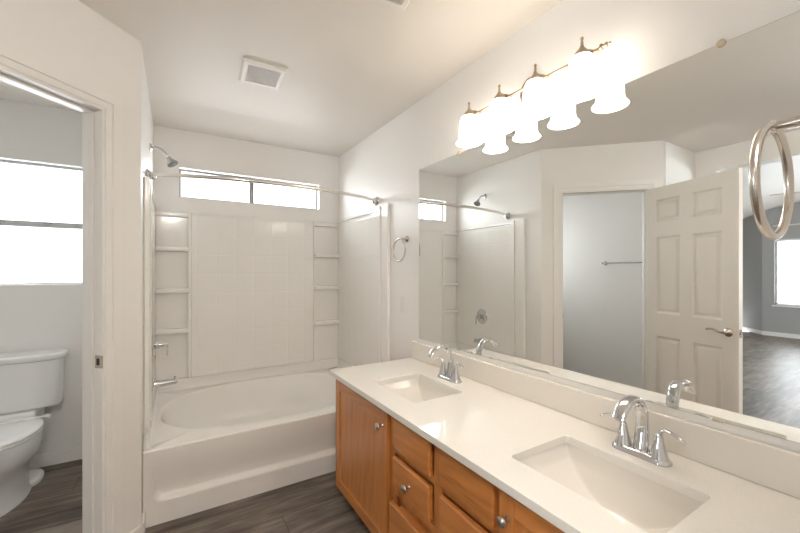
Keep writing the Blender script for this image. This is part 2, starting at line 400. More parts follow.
b('latch', 'steel', (-0.78, -0.73, ya - 0.028, ya - 0.015, zr + 0.004, zr + 0.018, 0.003), (-1.02, -0.97, ya - 0.028, ya - 0.015, zr + 0.004, zr + 0.018, 0.003))
b('sill', 'trim', (WW[0] - 0.0, WW[1] + 0.0, YB - 0.002, YB + 0.056, WW[2] - 0.002, WW[2] + 0.008, 0.002))
# bedroom window with blind
t = thing('window_3', 'bedroom window with white blind, seen in the mirror', 'window', (bx0 - 0.05, (BW[0] + BW[1]) / 2, BW[2]), kind='structure')
inv = Matrix.Translation(t.location).inverted()
def bb(nm, m, boxes, par=t):
    mb = MB()
    for q in boxes: mb.box(*q)
    o = mb.build(nm, m, par); o.matrix_parent_inverse = Matrix.Translation(par.location).inverted(); return o
xa, xb_ = bx0 - 0.08, bx0 - 0.04
bb('frame', 'vinyl', [(xa, xb_, BW[0], BW[0] + 0.04, BW[2], BW[3]), (xa, xb_, BW[1] - 0.04, BW[1], BW[2], BW[3]), (xa, xb_, BW[0], BW[1], BW[2], BW[2] + 0.04), (xa, xb_, BW[0], BW[1], BW[3] - 0.04, BW[3]), (xa, xb_, 1.64, 1.69, BW[2], BW[3])])
bb('pane', 'glass', [(bx0 - 0.065, bx0 - 0.061, BW[0], BW[1], BW[2], BW[3])])
bb('sill', 'trim', [(bx0 - 0.03, bx0 + 0.03, BW[0] - 0.03, BW[1] + 0.03, BW[2] - 0.03, BW[2])])
bl = thing('window_blind', 'white horizontal slat blind over the bedroom window, seen in the mirror', 'blind', (bx0 - 0.015, (BW[0] + BW[1]) / 2, BW[3]))
def bb2(nm, m, boxes): return bb(nm, m, boxes, bl)
bb2('headrail', 'blind', [(bx0 - 0.03, bx0 + 0.012, BW[0] + 0.01, BW[1] - 0.01, BW[3] - 0.045, BW[3] - 0.002)])
bb2('slats', 'blind', [(bx0 - 0.028, bx0 + 0.006, BW[0] + 0.02, BW[1] - 0.02, z, z + 0.002) for z in [BW[2] + 0.05 + 0.04 * i for i in range(31)]])
bb2('bottom_rail', 'blind', [(bx0 - 0.03, bx0 + 0.008, BW[0] + 0.02, BW[1] - 0.02, BW[2] + 0.005, BW[2] + 0.025)])
t = thing('curtain_rod', 'white curtain rod above the bedroom window, seen in the mirror', 'curtain rod', (bx0 + 0.06, 1.6, 2.26))
o = MB().tube([(0, -0.95, 0), (0, 0.78, 0)], 0.013, 10).build('rod', 'plastic', t)
for yy in (-0.85, 0.70): MB().box(-0.06, 0.01, yy - 0.012, yy + 0.012, -0.02, 0.02).build('bracket', 'plastic', t)

# ================================================================== bathtub
def build_tub():
    t = thing('bathtub', 'white alcove bathtub with oval basin and recessed apron', 'bathtub', ((XL + W) / 2, (YT + YB) / 2, 0))
    ox, oy = t.location.x, t.location.y
    x0, x1, y0, y1 = XL + 0.002, W - 0.002, YT, YB - 0.002
    mb = MB(); n = 144
    bcx, bcy, ba, bb_ = 0.617, 2.868, 0.715, 0.492
    def sup(a, b, th, e):
        c, s_ = math.cos(th), math.sin(th)
        return (math.copysign(abs(c) ** (2 / e), c) * a, math.copysign(abs(s_) ** (2 / e), s_) * b)
    rings = []
    # outer ring: on the rim rectangle (slightly inset for the rounded edge)
    corners = [math.atan2(yy - bcy, xx - bcx) % (2 * math.pi) for xx in (x0, x1) for yy in (y0 + 0.012, y1)]
    ths = [2 * math.pi * j / n for j in range(n)]
    for c_ in corners:                     # snap the nearest direction to each corner
        k = min(range(n), key=lambda q: abs((ths[q] - c_ + math.pi) % (2 * math.pi) - math.pi)); ths[k] = c_
    outer = []
    for th in ths:
        c, s_ = math.cos(th), math.sin(th); best = 9
        if c > 1e-9: best = min(best, (x1 - bcx) / c)
        if c < -1e-9: best = min(best, (x0 - bcx) / c)
        if s_ > 1e-9: best = min(best, (y1 - bcy) / s_)
        if s_ < -1e-9: best = min(best, (y0 + 0.012 - bcy) / s_)
        outer.append((bcx + c * best, bcy + s_ * best, RIM))
    rings.append(outer)
    prof = [(1.0, 0.0, 2.35), (0.992, -0.002, 2.35), (0.982, -0.008, 2.35), (0.972, -0.020, 2.35), (0.955, -0.07, 2.35), (0.93, -0.14, 2.3), (0.895, -0.21, 2.3), (0.85, -0.265, 2.3),
            (0.79, -0.30, 2.3), (0.70, -0.318, 2.3), (0.55, -0.326, 2.3), (0.35, -0.330, 2.2), (0.15, -0.333, 2.1), (0.04, -0.334, 2.0)]
    for k, (sc_, dz, e) in enumerate(prof):
        ring = []
        for th, o_ in zip(ths, outer):
            a = math.atan2((o_[1] - bcy) / bb_, (o_[0] - bcx) / ba)
            x, y = sup(ba * sc_, bb_ * sc_, a, e)
            # sloping backrest at the far right end, arm rest swellings
            d = -dz
            if x > 0.1: x -= 0.16 * (d / 0.33) ** 1.1 * smooth((x - 0.1) / 0.5)
            arm = 0.05 * math.exp(-((x - 0.36) / 0.13) ** 2) * math.exp(-((d - 0.15) / 0.05) ** 2)
            y -= math.copysign(arm, y)
            ring.append((bcx + x, bcy + y, RIM + dz))
        rings.append(ring)
    mb.ringed(rings, cap0=False, cap1=True)
    # apron with a recessed panel
    def ap(u, v):
        x = lerp(x0, x1, u); z = v * (RIM - 0.012)
        dxl, dxr, dzb = x - (x0 + 0.035), (x1 - 0.035) - x, z - 0.118
        r = 0.06
        def rc(a, b):
            if a < r and b < r: return r - math.hypot(r - a, r - b)
            return min(a, b)
        d = min(rc(dxl, dzb), rc(dxr, dzb)); k = smooth(d / 0.020)
        depth = 0.034 * (1 - 0.93 * smooth((z - 0.13) / 0.245))
        return (x, y0 + depth * k, z)
    mb.grid(ap, 110, 60)
    # rounded nose of the rim
    mb.grid(lambda u, v: (lerp(x0, x1, u), y0 + 0.012 - 0.012 * math.cos(v * math.pi / 2), RIM - 0.012 + 0.012 * math.sin(v * math.pi / 2)), 1, 6)
    for xx in (x0, x1): mb.add([(xx, y0, 0), (xx, y1, 0), (xx, y1, RIM), (xx, y0 + 0.012, RIM), (xx, y0, RIM - 0.012)], [(0, 1, 2, 3, 4)])
    o = mb.build('basin_and_apron', 'gel', t, ang=50, recalc=False, merge=True); o.matrix_parent_inverse = Matrix.Translation(t.location).inverted()
    # upstand along three walls
    prof = [(0.034, RIM + 0.0005), (0.024, RIM + 0.006), (0.018, RIM + 0.016), (0.014, RIM + 0.04), (0.012, RIM + 0.083), (0.002, RIM + 0.085), (0.001, RIM)]
    path = lambda d: [(x0 + d, y0 + 0.02), (x0 + d, y1 - d), (x1 - d, y1 - d), (x1 - d, y0 + 0.02)]
    mb = MB(); rr = [[(*path(d)[k], z) for d, z in prof] for k in range(4)]
    mb.ringed(rr); o = mb.build('upstand', 'gel', t, ang=60); o.matrix_parent_inverse = Matrix.Translation(t.location).inverted()
    o = MB().lathe([(0.0, 0.004), (0.022, 0.004), (0.030, 0.0)], (0.02, bcy, RIM - 0.326), n=24).build('drain', 'chrome', t); o.matrix_parent_inverse = Matrix.Translation(t.location).inverted()
    return t
build_tub()

# ------------------------------------------------------------------ surround
t = thing('tub_surround', 'glossy white moulded shower surround with embossed tiles and corner shelves', 'shower surround', ((XL + W) / 2, YB, 0.484))
def sur(nm, m, boxes, bev=0.004, label=None):
    mb = MB()
    for q in boxes: mb.box(*q, bev, 3)
    o = mb.build(nm, m, t, ang=50); o.matrix_parent_inverse = Matrix.Translation(t.location).inverted()
    if label: o['label'] = label
    return o
ZB, ZT = 0.484, 1.805
sur('back_panel', 'tile_x', [(0.102, 1.106, YB - 0.045, YB - 0.001, ZB, ZT - 0.012)], 0.008, 'centre panel with embossed tiles')
sur('back_border', 'gel', [(XL + 0.014, W - 0.014, YB - 0.012, YB - 0.001, ZB, ZT), (XL + 0.014, W - 0.014, YB - 0.030, YB - 0.002, ZT - 0.022, ZT + 0.004),
                  (0.082, 0.1035, YB - 0.050, YB - 0.001, ZB, ZT - 0.004), (1.1045, 1.116, YB - 0.050, YB - 0.001, ZB, ZT - 0.004)])
for (xa_, xb2, zs) in ((XL + 0.012, 0.090, (1.487, 1.160, 0.842)), (1.110, W - 0.012, (1.462, 1.154, 0.822))):
    for z in zs:
        sur('shelf', 'gel', [(xa_, xb2, YB - 0.062, YB - 0.008, z, z + 0.040)], 0.012)
    sur('shelf_header', 'gel', [(xa_, xb2, YB - 0.040, YB - 0.008, ZT - 0.045, ZT - 0.006)], 0.008)
for (wx, s_) in ((XL, 1), (W, -1)):
    def bx(d0, d1, y0, y1, z0, z1): a, b = wx + s_ * d0, wx + s_ * d1; return (min(a, b), max(a, b), y0, y1, z0, z1)
    sur('side_panel', 'tile_y', [bx(0.001, 0.014, 2.50, YB - 0.005, ZB, ZT + 0.012)], 0.004, 'side panel with embossed tiles')
    sur('side_border', 'gel', [bx(0.001, 0.024, 2.53, YB - 0.02, ZT, ZT + 0.024), bx(0.001, 0.030, 2.500, 2.535, ZB, ZT + 0.034),
                     bx(0.001, 0.018, 2.380, 2.505, ZB, ZT + 0.034), bx(0.001, 0.028, 2.380, 2.402, ZB, ZT + 0.036)])

# ------------------------------------------------------------------ shower fittings
def curve_rod():
    t = thing('shower_curtain_rod', 'chrome curved shower curtain rod across the tub front', 'shower rod', (0.615, 2.60, 1.90))
    pts = []
    for i in range(33):
        u = i / 32; x = lerp(XL + 0.02, W - 0.02, u) - 0.615; y = -0.165 * (1 - (2 * u - 1) ** 2) ** 0.85
        pts.append((x, y, 0))
    MB().tube(pts, 0.0125, 14, up=(0, 0, 1)).build('rod', 'rod_metal', t)
    for wx, s_ in ((XL, 1), (W, -1)):
        f = MB().lathe([(0, 0), (0.034, 0), (0.036, 0.004), (0.033, 0.010), (0.024, 0.020), (0.019, 0.034), (0.017, 0.04), (0, 0.041)], (wx - 0.615, 0, -0.004), (s_, 0, 0), 24).build('end_flange', 'chrome', t)
        MB().lathe([(0, -0.018), (0.012, -0.016), (0.018, -0.008), (0.020, 0), (0.018, 0.008), (0.012, 0.016), (0, 0.018)], (wx + s_ * 0.03 - 0.615, -0.012, -0.012), (0, 0, 1), 20).build('pivot', 'chrome', t)
curve_rod()
t = thing('wall_shower', 'chrome shower head on a curved arm from the left wall', 'shower head', (XL, 2.92, 2.140))
MB().lathe([(0, 0.001), (0.026, 0.001), (0.028, 0.004), (0.022, 0.010), (0.010, 0.014), (0, 0.014)], (0, 0, 0.012), (1, 0, 0), 24).build('flange', 'chrome', t)
MB().tube(catmull([(0.004, 0, 0.012), (0.035, 0, 0.013), (0.065, 0, 0.004), (0.090, 0, -0.020), (0.108, 0, -0.045)]), 0.0095, 12).build('arm', 'chrome', t)
MB().lathe([(0, -0.012), (0.010, -0.010), (0.014, 0.0), (0.012, 0.008), (0.018, 0.012), (0.026, 0.026), (0.033, 0.036), (0.036, 0.042), (0.036, 0.047)], (0.108, 0, -0.045), (0.50, -0.15, -0.85), 28).build('spray_head', 'steel', t)
MB().lathe([(0.036, 0.047), (0.034, 0.049), (0.028, 0.0485), (0.027, 0.050), (0.016, 0.0495), (0.015, 0.051), (0, 0.051)], (0.108, 0, -0.045), (0.50, -0.15, -0.85), 28).build('nozzle_plate', 'nozzle', t)
t = thing('shower_valve', 'round chrome shower valve with lever on the left tub wall', 'shower valve', (XL + 0.014, 2.955, 0.835))
MB().lathe([(0, 0.001), (0.080, 0.001), (0.083, 0.004), (0.078, 0.010), (0.045, 0.016), (0.026, 0.020), (0.024, 0.04), (0, 0.04)], (0, 0, 0), (1, 0, 0), 32).build('escutcheon', 'chrome', t)
MB().lathe([(0.020, 0.03), (0.021, 0.05), (0.018, 0.066), (0.013, 0.085), (0, 0.088)], (0, 0, 0), (1, 0, 0), 24).build('hub', 'chrome', t)
MB().tube(catmull([(0.080, 0, 0.0), (0.086, 0.004, -0.022), (0.087, 0.008, -0.048), (0.084, 0.01, -0.078)]), [(0.006, 0.006)] * 6 + [(0.007, 0.004)] * 13, 10).build('lever', 'chrome', t)
t = thing('tub_spout', 'chrome tub spout low on the left tub wall', 'tub spout', (XL + 0.016, 2.93, 0.578))
MB().lathe([(0, 0), (0.032, 0), (0.033, 0.006), (0.024, 0.010)], (0, 0, 0), (1, 0, 0), 24).build('flange', 'chrome', t)
MB().tube([(0.004, 0, 0), (0.05, 0, 0.0), (0.10, 0, 0.003), (0.130, 0, 0.003), (0.140, 0, 0.0)], [(0.026, 0.026), (0.024, 0.024), (0.021, 0.020), (0.020, 0.018), (0.015, 0.012)], 20).build('spout_body', 'chrome', t)
MB().lathe([(0.004, 0), (0.004, 0.012), (0.008, 0.014), (0.008, 0.020), (0, 0.021)], (0.126, 0, 0.018), (0, 0, 1), 12).build('diverter_knob', 'chrome', t)

# ================================================================== vanity
XF = 0.809; XD = 0.790; CE = 2.015
t = thing('vanity_cabinet', 'honey oak double vanity cabinet under the white worktop', 'cabinet', ((XF + W) / 2, (YN + CE) / 2, 0))
IT = Matrix.Translation(t.location).inverted()
def vb(nm, m, boxes, par=t, bev=0.003, seg=2):
    mb = MB()
    for q in boxes: mb.box(*q, bev, seg)
    o = mb.build(nm, m, par)
    wm = Matrix.Translation(par.location if par is t else Vector((0, 0, 0)))
    if par is t: o.matrix_parent_inverse = IT
    else: o.matrix_parent_inverse = Matrix.Identity(4)
    return o
zt_, zb_ = CT - 0.0265, 0.075
cols = [(1.383, CE), (1.058, 1.383), (0.748, 1.058), (YN + 0.002, 0.748)]
frame = [(XF, XF + 0.019, CE - 0.025, CE, zb_, zt_), (XF, XF + 0.019, 1.360, 1.405, zb_, zt_), (XF, XF + 0.019, 1.035, 1.080, zb_, zt_), (XF, XF + 0.019, 0.735, 0.772, zb_, zt_), (XF, XF + 0.019, YN + 0.002, YN + 0.04, zb_, zt_),
         (XF, XF + 0.019, YN + 0.002, CE, zt_ - 0.030, zt_), (XF, XF + 0.019, YN + 0.002, CE, zb_, zb_ + 0.035),
         (XF, XF + 0.019, 0.75, 1.38, 0.545, 0.578), (XF, XF + 0.019, 0.75, 1.38, 0.365, 0.395)]
vb('face_frame', 'oak_v', frame, bev=0.0015)
vb('carcass', 'oak_v', [(XF + 0.018, W - 0.002, CE - 0.018, CE, zb_, zt_), (XF + 0.018, W - 0.002, YN + 0.002, YN + 0.02, zb_, zt_), (XF + 0.018, W - 0.002, YN + 0.02, CE - 0.018, zb_, zb_ + 0.018), (W - 0.012, W - 0.002, YN + 0.02, CE - 0.018, zb_, zt_), (XF + 0.018, XF + 0.03, 0.75, 1.38, zb_, zt_)], bev=0)
vb('toe_kick', 'dark', [(XF + 0.075, XF + 0.09, YN + 0.002, CE - 0.02, 0, zb_)], bev=0)
KN = []
def knob(par, y, z, xface):
    mb = MB().lathe([(0.0, 0.0), (0.009, 0.0), (0.0075, 0.004), (0.0055, 0.010), (0.0065, 0.016), (0.014, 0.020), (0.0165, 0.024), (0.015, 0.029), (0.009, 0.032), (0, 0.033)], (xface, y, z), (-1, 0, 0), 20)
    o = mb.build('knob', 'nickel', par); return o
def cab_door(y0, y1, z0, z1, ky, kz):
    s_ = 0.055
    o = MB().box(XD + 0.009, XF - 0.002, y0 + s_ - 0.006, y1 - s_ + 0.006, z0 + s_ - 0.006, z1 - s_ + 0.006).build('door', 'oak_v', t); o.matrix_parent_inverse = IT
    for (a, b) in ((y0, y0 + s_), (y1 - s_, y1)): MB().box(XD, XF - 0.0005, a, b, z0, z1, 0.003, 2).build('stile', 'oak_v', o)
    for (a, b) in ((z0, z0 + s_), (z1 - s_, z1)): MB().box(XD + 0.0003, XF - 0.0007, y0 + s_, y1 - s_, a, b, 0.003, 2).build('rail', 'oak_h', o)
    knob(o, ky, kz, XD); return o
cab_door(1.400, CE - 0.012, 0.090, 0.706, 1.440, 0.640)
cab_door(0.180, 0.745, 0.090, 0.706, 0.712, 0.640)
def drawer(y0, y1, z0, z1, kn, out=0.0):
    mb = MB(); xf, xb3 = XD - out, XF - 0.0005 - out
    # slab front with a chamfered edge on all four sides
    c = 0.007
    rings = []
    for (x, ins) in ((xb3, 0), (xf + 0.005, 0), (xf + 0.001, c * 0.6), (xf, c)):
        rings.append([(x, y0 + ins, z0 + ins), (x, y1 - ins, z0 + ins), (x, y1 - ins, z1 - ins), (x, y0 + ins, z1 - ins)])
    mb.ringed(rings)
    if out > 0: mb.box(xb3, xb3 + out + 0.03, y0 + 0.03, y1 - 0.03, z0 + 0.02, z1 - 0.02)
    o = mb.build('drawer', 'oak_h', t, ang=15); o.matrix_parent_inverse = IT
    if kn: knob(o, (y0 + y1) / 2, (z0 + z1) / 2, xf)
    return o
for (y0, y1) in ((1.087, 1.352), (0.769, 1.028)):
    drawer(y0, y1, 0.576, 0.706, False)
    drawer(y0, y1, 0.411, 0.538, True)
drawer(1.087, 1.362, 0.105, 0.345, True, 0.012); drawer(0.769, 1.028, 0.105, 0.362, True)

# worktop with two sink cut-outs
def rrect(x0, x1, y0, y1, r, k=6):
    out = []
    for cx_, cy_, a0 in ((x1 - r, y1 - r, 0), (x0 + r, y1 - r, 90), (x0 + r, y0 + r, 180), (x1 - r, y0 + r, 270)):
        for i in range(k + 1):
            a = R(a0 + 90 * i / k); out.append((cx_ + r * math.cos(a), cy_ + r * math.sin(a)))
    return out
SINKS = [(0.897, 1.184, 1.340, 1.728), (0.897, 1.182, 0.383, 0.800)]
def build_worktop():
    t = thing('worktop', 'off-white polished stone worktop with backsplash along the mirror wall', 'worktop', ((CX + W) / 2, (YN + CY) / 2, CT - 0.0265))
    bm = bmesh.new()
    loops = [[(CX + 0.002, YN + 0.001), (W - 0.001, YN + 0.001), (W - 0.001, CY), (CX + 0.002, CY)]] + [rrect(*s_, 0.016) for s_ in SINKS]
    edges = []; vl = []
    for lp in loops:
        vs = [bm.verts.new((x, y, CT)) for x, y in lp]; vl.append(vs)
        for i in range(len(vs)): edges.append(bm.edges.new((vs[i], vs[(i + 1) % len(vs)])))
    bmesh.ops.triangle_fill(bm, edges=edges, use_beauty=True, normal=(0, 0, 1))
    # drop faces inside the cut-outs
    for f in [f for f in bm.faces]:
        c = f.calc_center_median()
        for (a, b_, c0, d) in SINKS:
            if a + 0.004 < c.x < b_ - 0.004 and c0 + 0.004 < c.y < d - 0.004 and all(any(v in l for l in vl[1:]) for v in f.verts):
                bm.faces.remove(f); break
    mb = MB(); mb.bm(bm)
    th = 0.0265
    for k, lp in enumerate(loops):
        rings = [[(x, y, CT) for x, y in lp], [(x, y, CT - th) for x, y in lp]]
        if k == 0:
            def off(d, z): return [(CX + 0.002 - d, YN + 0.001, z), (W - 0.001, YN + 0.001, z), (W - 0.001, CY + d, z), (CX + 0.002 - d, CY + d, z)]
            rings = [off(0, CT), off(0.0014, CT - 0.0006), off(0.002, CT - 0.002), off(0.002, CT - th + 0.001), off(0.001, CT - th)]
            mb.ringed(rings, cap0=False, cap1=False)
        else: mb.ringed(rings, cap0=False, cap1=False)
    o = mb.build('slab', 'quartz', t, ang=40, merge=True); o.matrix_parent_inverse = Matrix.Translation(t.location).inverted()
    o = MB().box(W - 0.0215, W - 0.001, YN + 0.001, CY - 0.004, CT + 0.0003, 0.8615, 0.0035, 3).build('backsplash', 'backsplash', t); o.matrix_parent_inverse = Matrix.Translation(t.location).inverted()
build_worktop()
def build_sink(s_, label):
    x0, x1, y0, y1 = s_; cx_, cy_ = (x0 + x1) / 2, (y0 + y1) / 2; hx, hy = (x1 - x0) / 2 + 0.004, (y1 - y0) / 2 + 0.004
    t = thing('sink', label, 'sink', (cx_, cy_, CT - 0.17)); zt = CT - 0.0265 - (CT - 0.17); D = 0.125
    def fn(u, v):
        x, y = (u * 2 - 1), (v * 2 - 1)
        x = math.copysign(abs(x) ** 0.8, x) * hx; y = math.copysign(abs(y) ** 0.8, y) * hy
        a = (hx - abs(x)) / 0.060; b_ = (hy - abs(y)) / 0.165
        k = 0.06; h = max(0, min(1, 0.5 + 0.5 * (b_ - a) / k)); m_ = lerp(b_, a, h) - k * h * (1 - h)
        m_ = max(0, m_); d = 0.018 * min(1, m_ * 8) + (D - 0.018) * (1 - (1 - min(1, m_)) ** 1.7)
        return (x, y, zt - d)
    mb = MB(); mb.grid(fn, 56, 64)
    mb.build('bowl', 'sink', t, ang=60, recalc=False)
    dr = MB().lathe([(0, 0.004), (0.012, 0.004), (0.018, 0.002), (0.021, 0.003), (0.023, 0.0)], (0, 0, zt - D + 0.0005), n=24).build('drain', 'chrome', t)
    return t
build_sink(SINKS[0], 'rectangular white undermount sink nearest the bathtub')
build_sink(SINKS[1], 'rectangular white undermount sink nearest the camera')

# faucet: local +x towards the mirror
def build_faucet():
    t = thing('faucet', 'chrome two-handle faucet at the near sink', 'faucet', (1.259, 0.590, CT + 0.0004), group='chrome sink faucets')
    mb = MB()
    def oval(hx, hy, z): return [((hx) * math.cos(a) if abs(math.sin(a)) < 2 else 0, math.copysign(max(0, hy - hx), math.sin(a)) * (abs(math.sin(a)) > 1e-9) + hx * math.sin(a), z) for a in [2 * math.pi * (j + 0.5) / 40 for j in range(40)]]
    mb.ringed([oval(0.030, 0.086, 0), oval(0.030, 0.086, 0.005), oval(0.027, 0.082, 0.012), oval(0.022, 0.076, 0.017), oval(0.014, 0.068, 0.019)])
    mb.build('base_plate', 'chrome', t, ang=60)
    for s_ in (-1, 1):
        h = MB().lathe([(0.0285, 0.006), (0.026, 0.016), (0.0215, 0.030), (0.0175, 0.045), (0.013, 0.062), (0.0105, 0.078), (0.009, 0.086), (0, 0.088)], (0, s_ * 0.052, 0), n=26).build('handle', 'chrome', t)
        P = catmull([(0, s_ * 0.051, 0.078), (0.0, s_ * 0.056, 0.092), (-0.002, s_ * 0.070, 0.102), (-0.005, s_ * 0.088, 0.101), (-0.008, s_ * 0.110, 0.093), (-0.010, s_ * 0.124, 0.084)])
        n_ = len(P); rad = [(lerp(0.0085, 0.0085, i / n_) if i < n_ - 5 else 0.0085 * (1 - 0.14 * (i - (n_ - 5))), lerp(0.0075, 0.0035, min(1, i / (n_ * 0.5)))) for i in range(n_)]
        MB().tube(P, rad, 14, up=(1, 0, 0)).build('lever', 'chrome', h)
    P = catmull([(0.0, 0, 0.012), (0.006, 0, 0.05), (0.010, 0, 0.095), (0.003, 0, 0.140), (-0.018, 0, 0.172), (-0.050, 0, 0.186), (-0.087, 0, 0.180), (-0.117, 0, 0.160), (-0.132, 0, 0.140)], 5)
    n_ = len(P); rad = []
    for i in range(n_):
        u = i / (n_ - 1)
        ry = lerp(0.0225, 0.0195, smooth(u / 0.3)) if u < 0.3 else lerp(0.0195, 0.0205, smooth((u - 0.3) / 0.5))
        rx = lerp(0.0165, 0.0115, smooth(u / 0.3)) if u < 0.3 else lerp(0.0115, 0.0095, (u - 0.3) / 0.7)
        rad.append((ry, rx))
    sp_ = MB().tube(P, rad, 20, up=(0, 1, 0)).build('spout', 'chrome', t, ang=50)
    d = (P[-1] - P[-2]).normalized()
    MB().lathe([(0.009, -0.001), (0.009, 0.002), (0.0075, 0.003), (0, 0.001)], P[-1], d, 16).build('aerator', 'steel', sp_)
    MB().tube([(0.028, 0, 0.016), (0.028, 0, 0.050)], 0.0028, 8, up=(1, 0, 0)).build('lift_rod', 'chrome', t)
    MB().lathe([(0, 0), (0.005, 0.002), (0.006, 0.006), (0.004, 0.011), (0, 0.012)], (0.028, 0, 0.048), n=12).build('lift_rod_knob', 'chrome', t)
    return t
fa = build_faucet(); fa['label'] = 'chrome two-handle faucet behind the sink nearest the camera'
dup(fa, (1.259, 1.542, CT + 0.0004), label='chrome two-handle faucet behind the sink nearest the bathtub')

# ------------------------------------------------------------------ mirror
t = thing('wall_mirror', 'large frameless rectangular mirror above the vanity backsplash', 'mirror', (W, (YN + 1.993) / 2, 0.886))
IM = Matrix.Translation(t.location).inverted()
o = MB().box(W - 0.0055, W - 0.0005, YN + 0.004, 1.993, 0.887, 2.003).build('backing', 'mirror_edge', t); o.matrix_parent_inverse = IM
o = MB().box(W - 0.0060, W - 0.0054, YN + 0.005, 1.992, 0.888, 2.002).build('mirror_glass', 'mirror', t); o.matrix_parent_inverse = IM
for y in (1.600, 0.432):
    o = MB().box(W - 0.0095, W - 0.0005, y - 0.012, y + 0.012, 0.8835, 0.8905, 0.0008, 1).build('clip', 'clip', t); o.matrix_parent_inverse = IM
for y, z, s_ in ((1.592, 2.003, 1), (0.423, 2.003, 1)):
    o = MB().lathe([(0, 0), (0.011, 0), (0.011, 0.004), (0.008, 0.006), (0, 0.006)], (W - 0.0060, y, z), (-1, 0, 0), 18).build('clip', 'clip', t); o.matrix_parent_inverse = IM

# ------------------------------------------------------------------ vanity light
def build_light():
    t = thing('vanity_light', 'four-shade brushed nickel vanity light above the mirror', 'wall lamp', (W, 1.098, 2.150))
    # local: x negative into the room
    MB().lathe([(0, 0.0), (0.066, 0.0), (0.068, 0.004), (0.060, 0.012), (0.052, 0.015), (0.048, 0.022), (0.022, 0.028), (0, 0.029)], (0, 0.0, 0.0), (-1, 0, 0), 36).build('wall_plate', 'lamp_metal', t)
    MB().tube([(-0.02, 0, 0), (-0.052, 0, 0.0)], 0.010, 12).build('stem', 'lamp_metal', t)
    ys = [1.407 - 1.098, 1.202 - 1.098, 1.003 - 1.098, 0.798 - 1.098]
    pts = [(-0.052, 0.335, 0.0)]
    for y in ys: pts += [(-0.052, y + 0.035, -0.004), (-0.060, y + 0.018, -0.006), (-0.066, y, 0.004), (-0.060, y - 0.018, -0.006), (-0.052, y - 0.035, -0.004)]
    pts += [(-0.052, -0.345, 0.0)]
    MB().tube(catmull(pts, 4), 0.0075, 10, up=(0, 0, 1)).build('bar', 'lamp_metal', t)
    for s_, y in ((1, 0.335), (-1, -0.340)):
        MB().lathe([(0.0055, 0), (0.012, 0.003), (0.012, 0.008), (0.006, 0.011), (0.006, 0.018), (0.009, 0.021), (0.009, 0.026), (0.004, 0.030), (0.0045, 0.038), (0, 0.042)], (-0.052, y, 0), (0, s_, 0), 14).build('bar_finial', 'lamp_metal', t)
    for y in ys:
        f = MB().lathe([(0.036, -0.036), (0.034, -0.028), (0.022, -0.010), (0.012, 0.002), (0.008, 0.006), (0.008, 0.010), (0, 0.011)], (-0.100, y, 0), n=24).build('shade_holder', 'lamp_metal', t)
        MB().tube([(-0.060, y, 0.002), (-0.100, y, 0.004)], 0.006, 10).build('arm', 'lamp_metal', f)
        MB().lathe([(0.004, 0.008), (0.007, 0.013), (0.004, 0.018), (0.006, 0.024), (0.003, 0.030), (0.006, 0.037), (0.005, 0.043), (0, 0.047)], (-0.100, y, 0), n=14).build('finial', 'lamp_metal', f)
        s2 = MB().lathe([(0.030, -0.026), (0.038, -0.033), (0.045, -0.050), (0.0485, -0.075), (0.049, -0.105), (0.0495, -0.130), (0.052, -0.144), (0.058, -0.154), (0.066, -0.164),
                         (0.064, -0.166), (0.056, -0.157), (0.049, -0.146), (0.0465, -0.130), (0.046, -0.105), (0.0455, -0.075), (0.040, -0.052), (0.034, -0.037), (0.027, -0.029)], (-0.100, y, 0), n=36).build('lamp_shade', 'shade', t, ang=60)
        MB().lathe([(0, -0.125), (0.014, -0.121), (0.024, -0.108), (0.027, -0.095), (0.023, -0.080), (0.014, -0.062), (0.012, -0.045), (0, -0.044)], (-0.100, y, 0), n=20).build('bulb', 'bulb', s2)
build_light()

# ------------------------------------------------------------------ towel rings, switch
def build_ring(label, loc, rotz, tr=0.0058):
    # local: wall is the plane y = 0, ring hangs in front (+y)
    t = thing('towel_ring', label, 'towel ring', loc, rotz, group='nickel towel rings')
    MB().lathe([(0, 0.001), (0.024, 0.001), (0.025, 0.004), (0.020, 0.010), (0.012, 0.018), (0.009, 0.026)], (0, 0, 0), (0, 1, 0), 24).build('wall_flange', 'nickel', t)
    MB().tube([(0, 0.02, 0), (0, 0.062, 0)], [0.0085, 0.0065], 14, up=(1, 0, 0)).build('post', 'nickel', t)
    MB().tube([(0.0065 * math.cos(a), 0.066, 0.0 + 0.0065 * math.sin(a)) for a in [2 * math.pi * i / 16 for i in range(16)]], (0.0035), 8, up=(0, 1, 0), closed=True).build('eyelet', 'nickel', t, merge=True)
    r = 0.077
    MB().tube([(r * math.cos(a), 0.066, -r - 0.001 + r * math.sin(a)) for a in [2 * math.pi * i / 72 for i in range(72)]], tr, 14, up=(0, 1, 0), closed=True).build('ring', 'nickel', t, ang=80, merge=True)
    return t
r1 = build_ring('nickel towel ring in the foreground, hanging before the mirror at the near end', (0.726, YN, 1.536), 0)
dup(r1, (W, 2.150, 1.556), R(90), label='small nickel towel ring on the wall between tub and mirror')
t = thing('light_switch', 'white blank switch plate on the wall below the far towel ring', 'switch plate', (W, 2.195, 1.098))
MB().box(-0.006, -0.0005, -0.036, 0.036, -0.058, 0.058, 0.002, 2).build('plate', 'plastic', t)
MB().box(-0.009, -0.004, -0.016, 0.016, -0.033, 0.033, 0.001, 2).build('rocker', 'plastic', t)

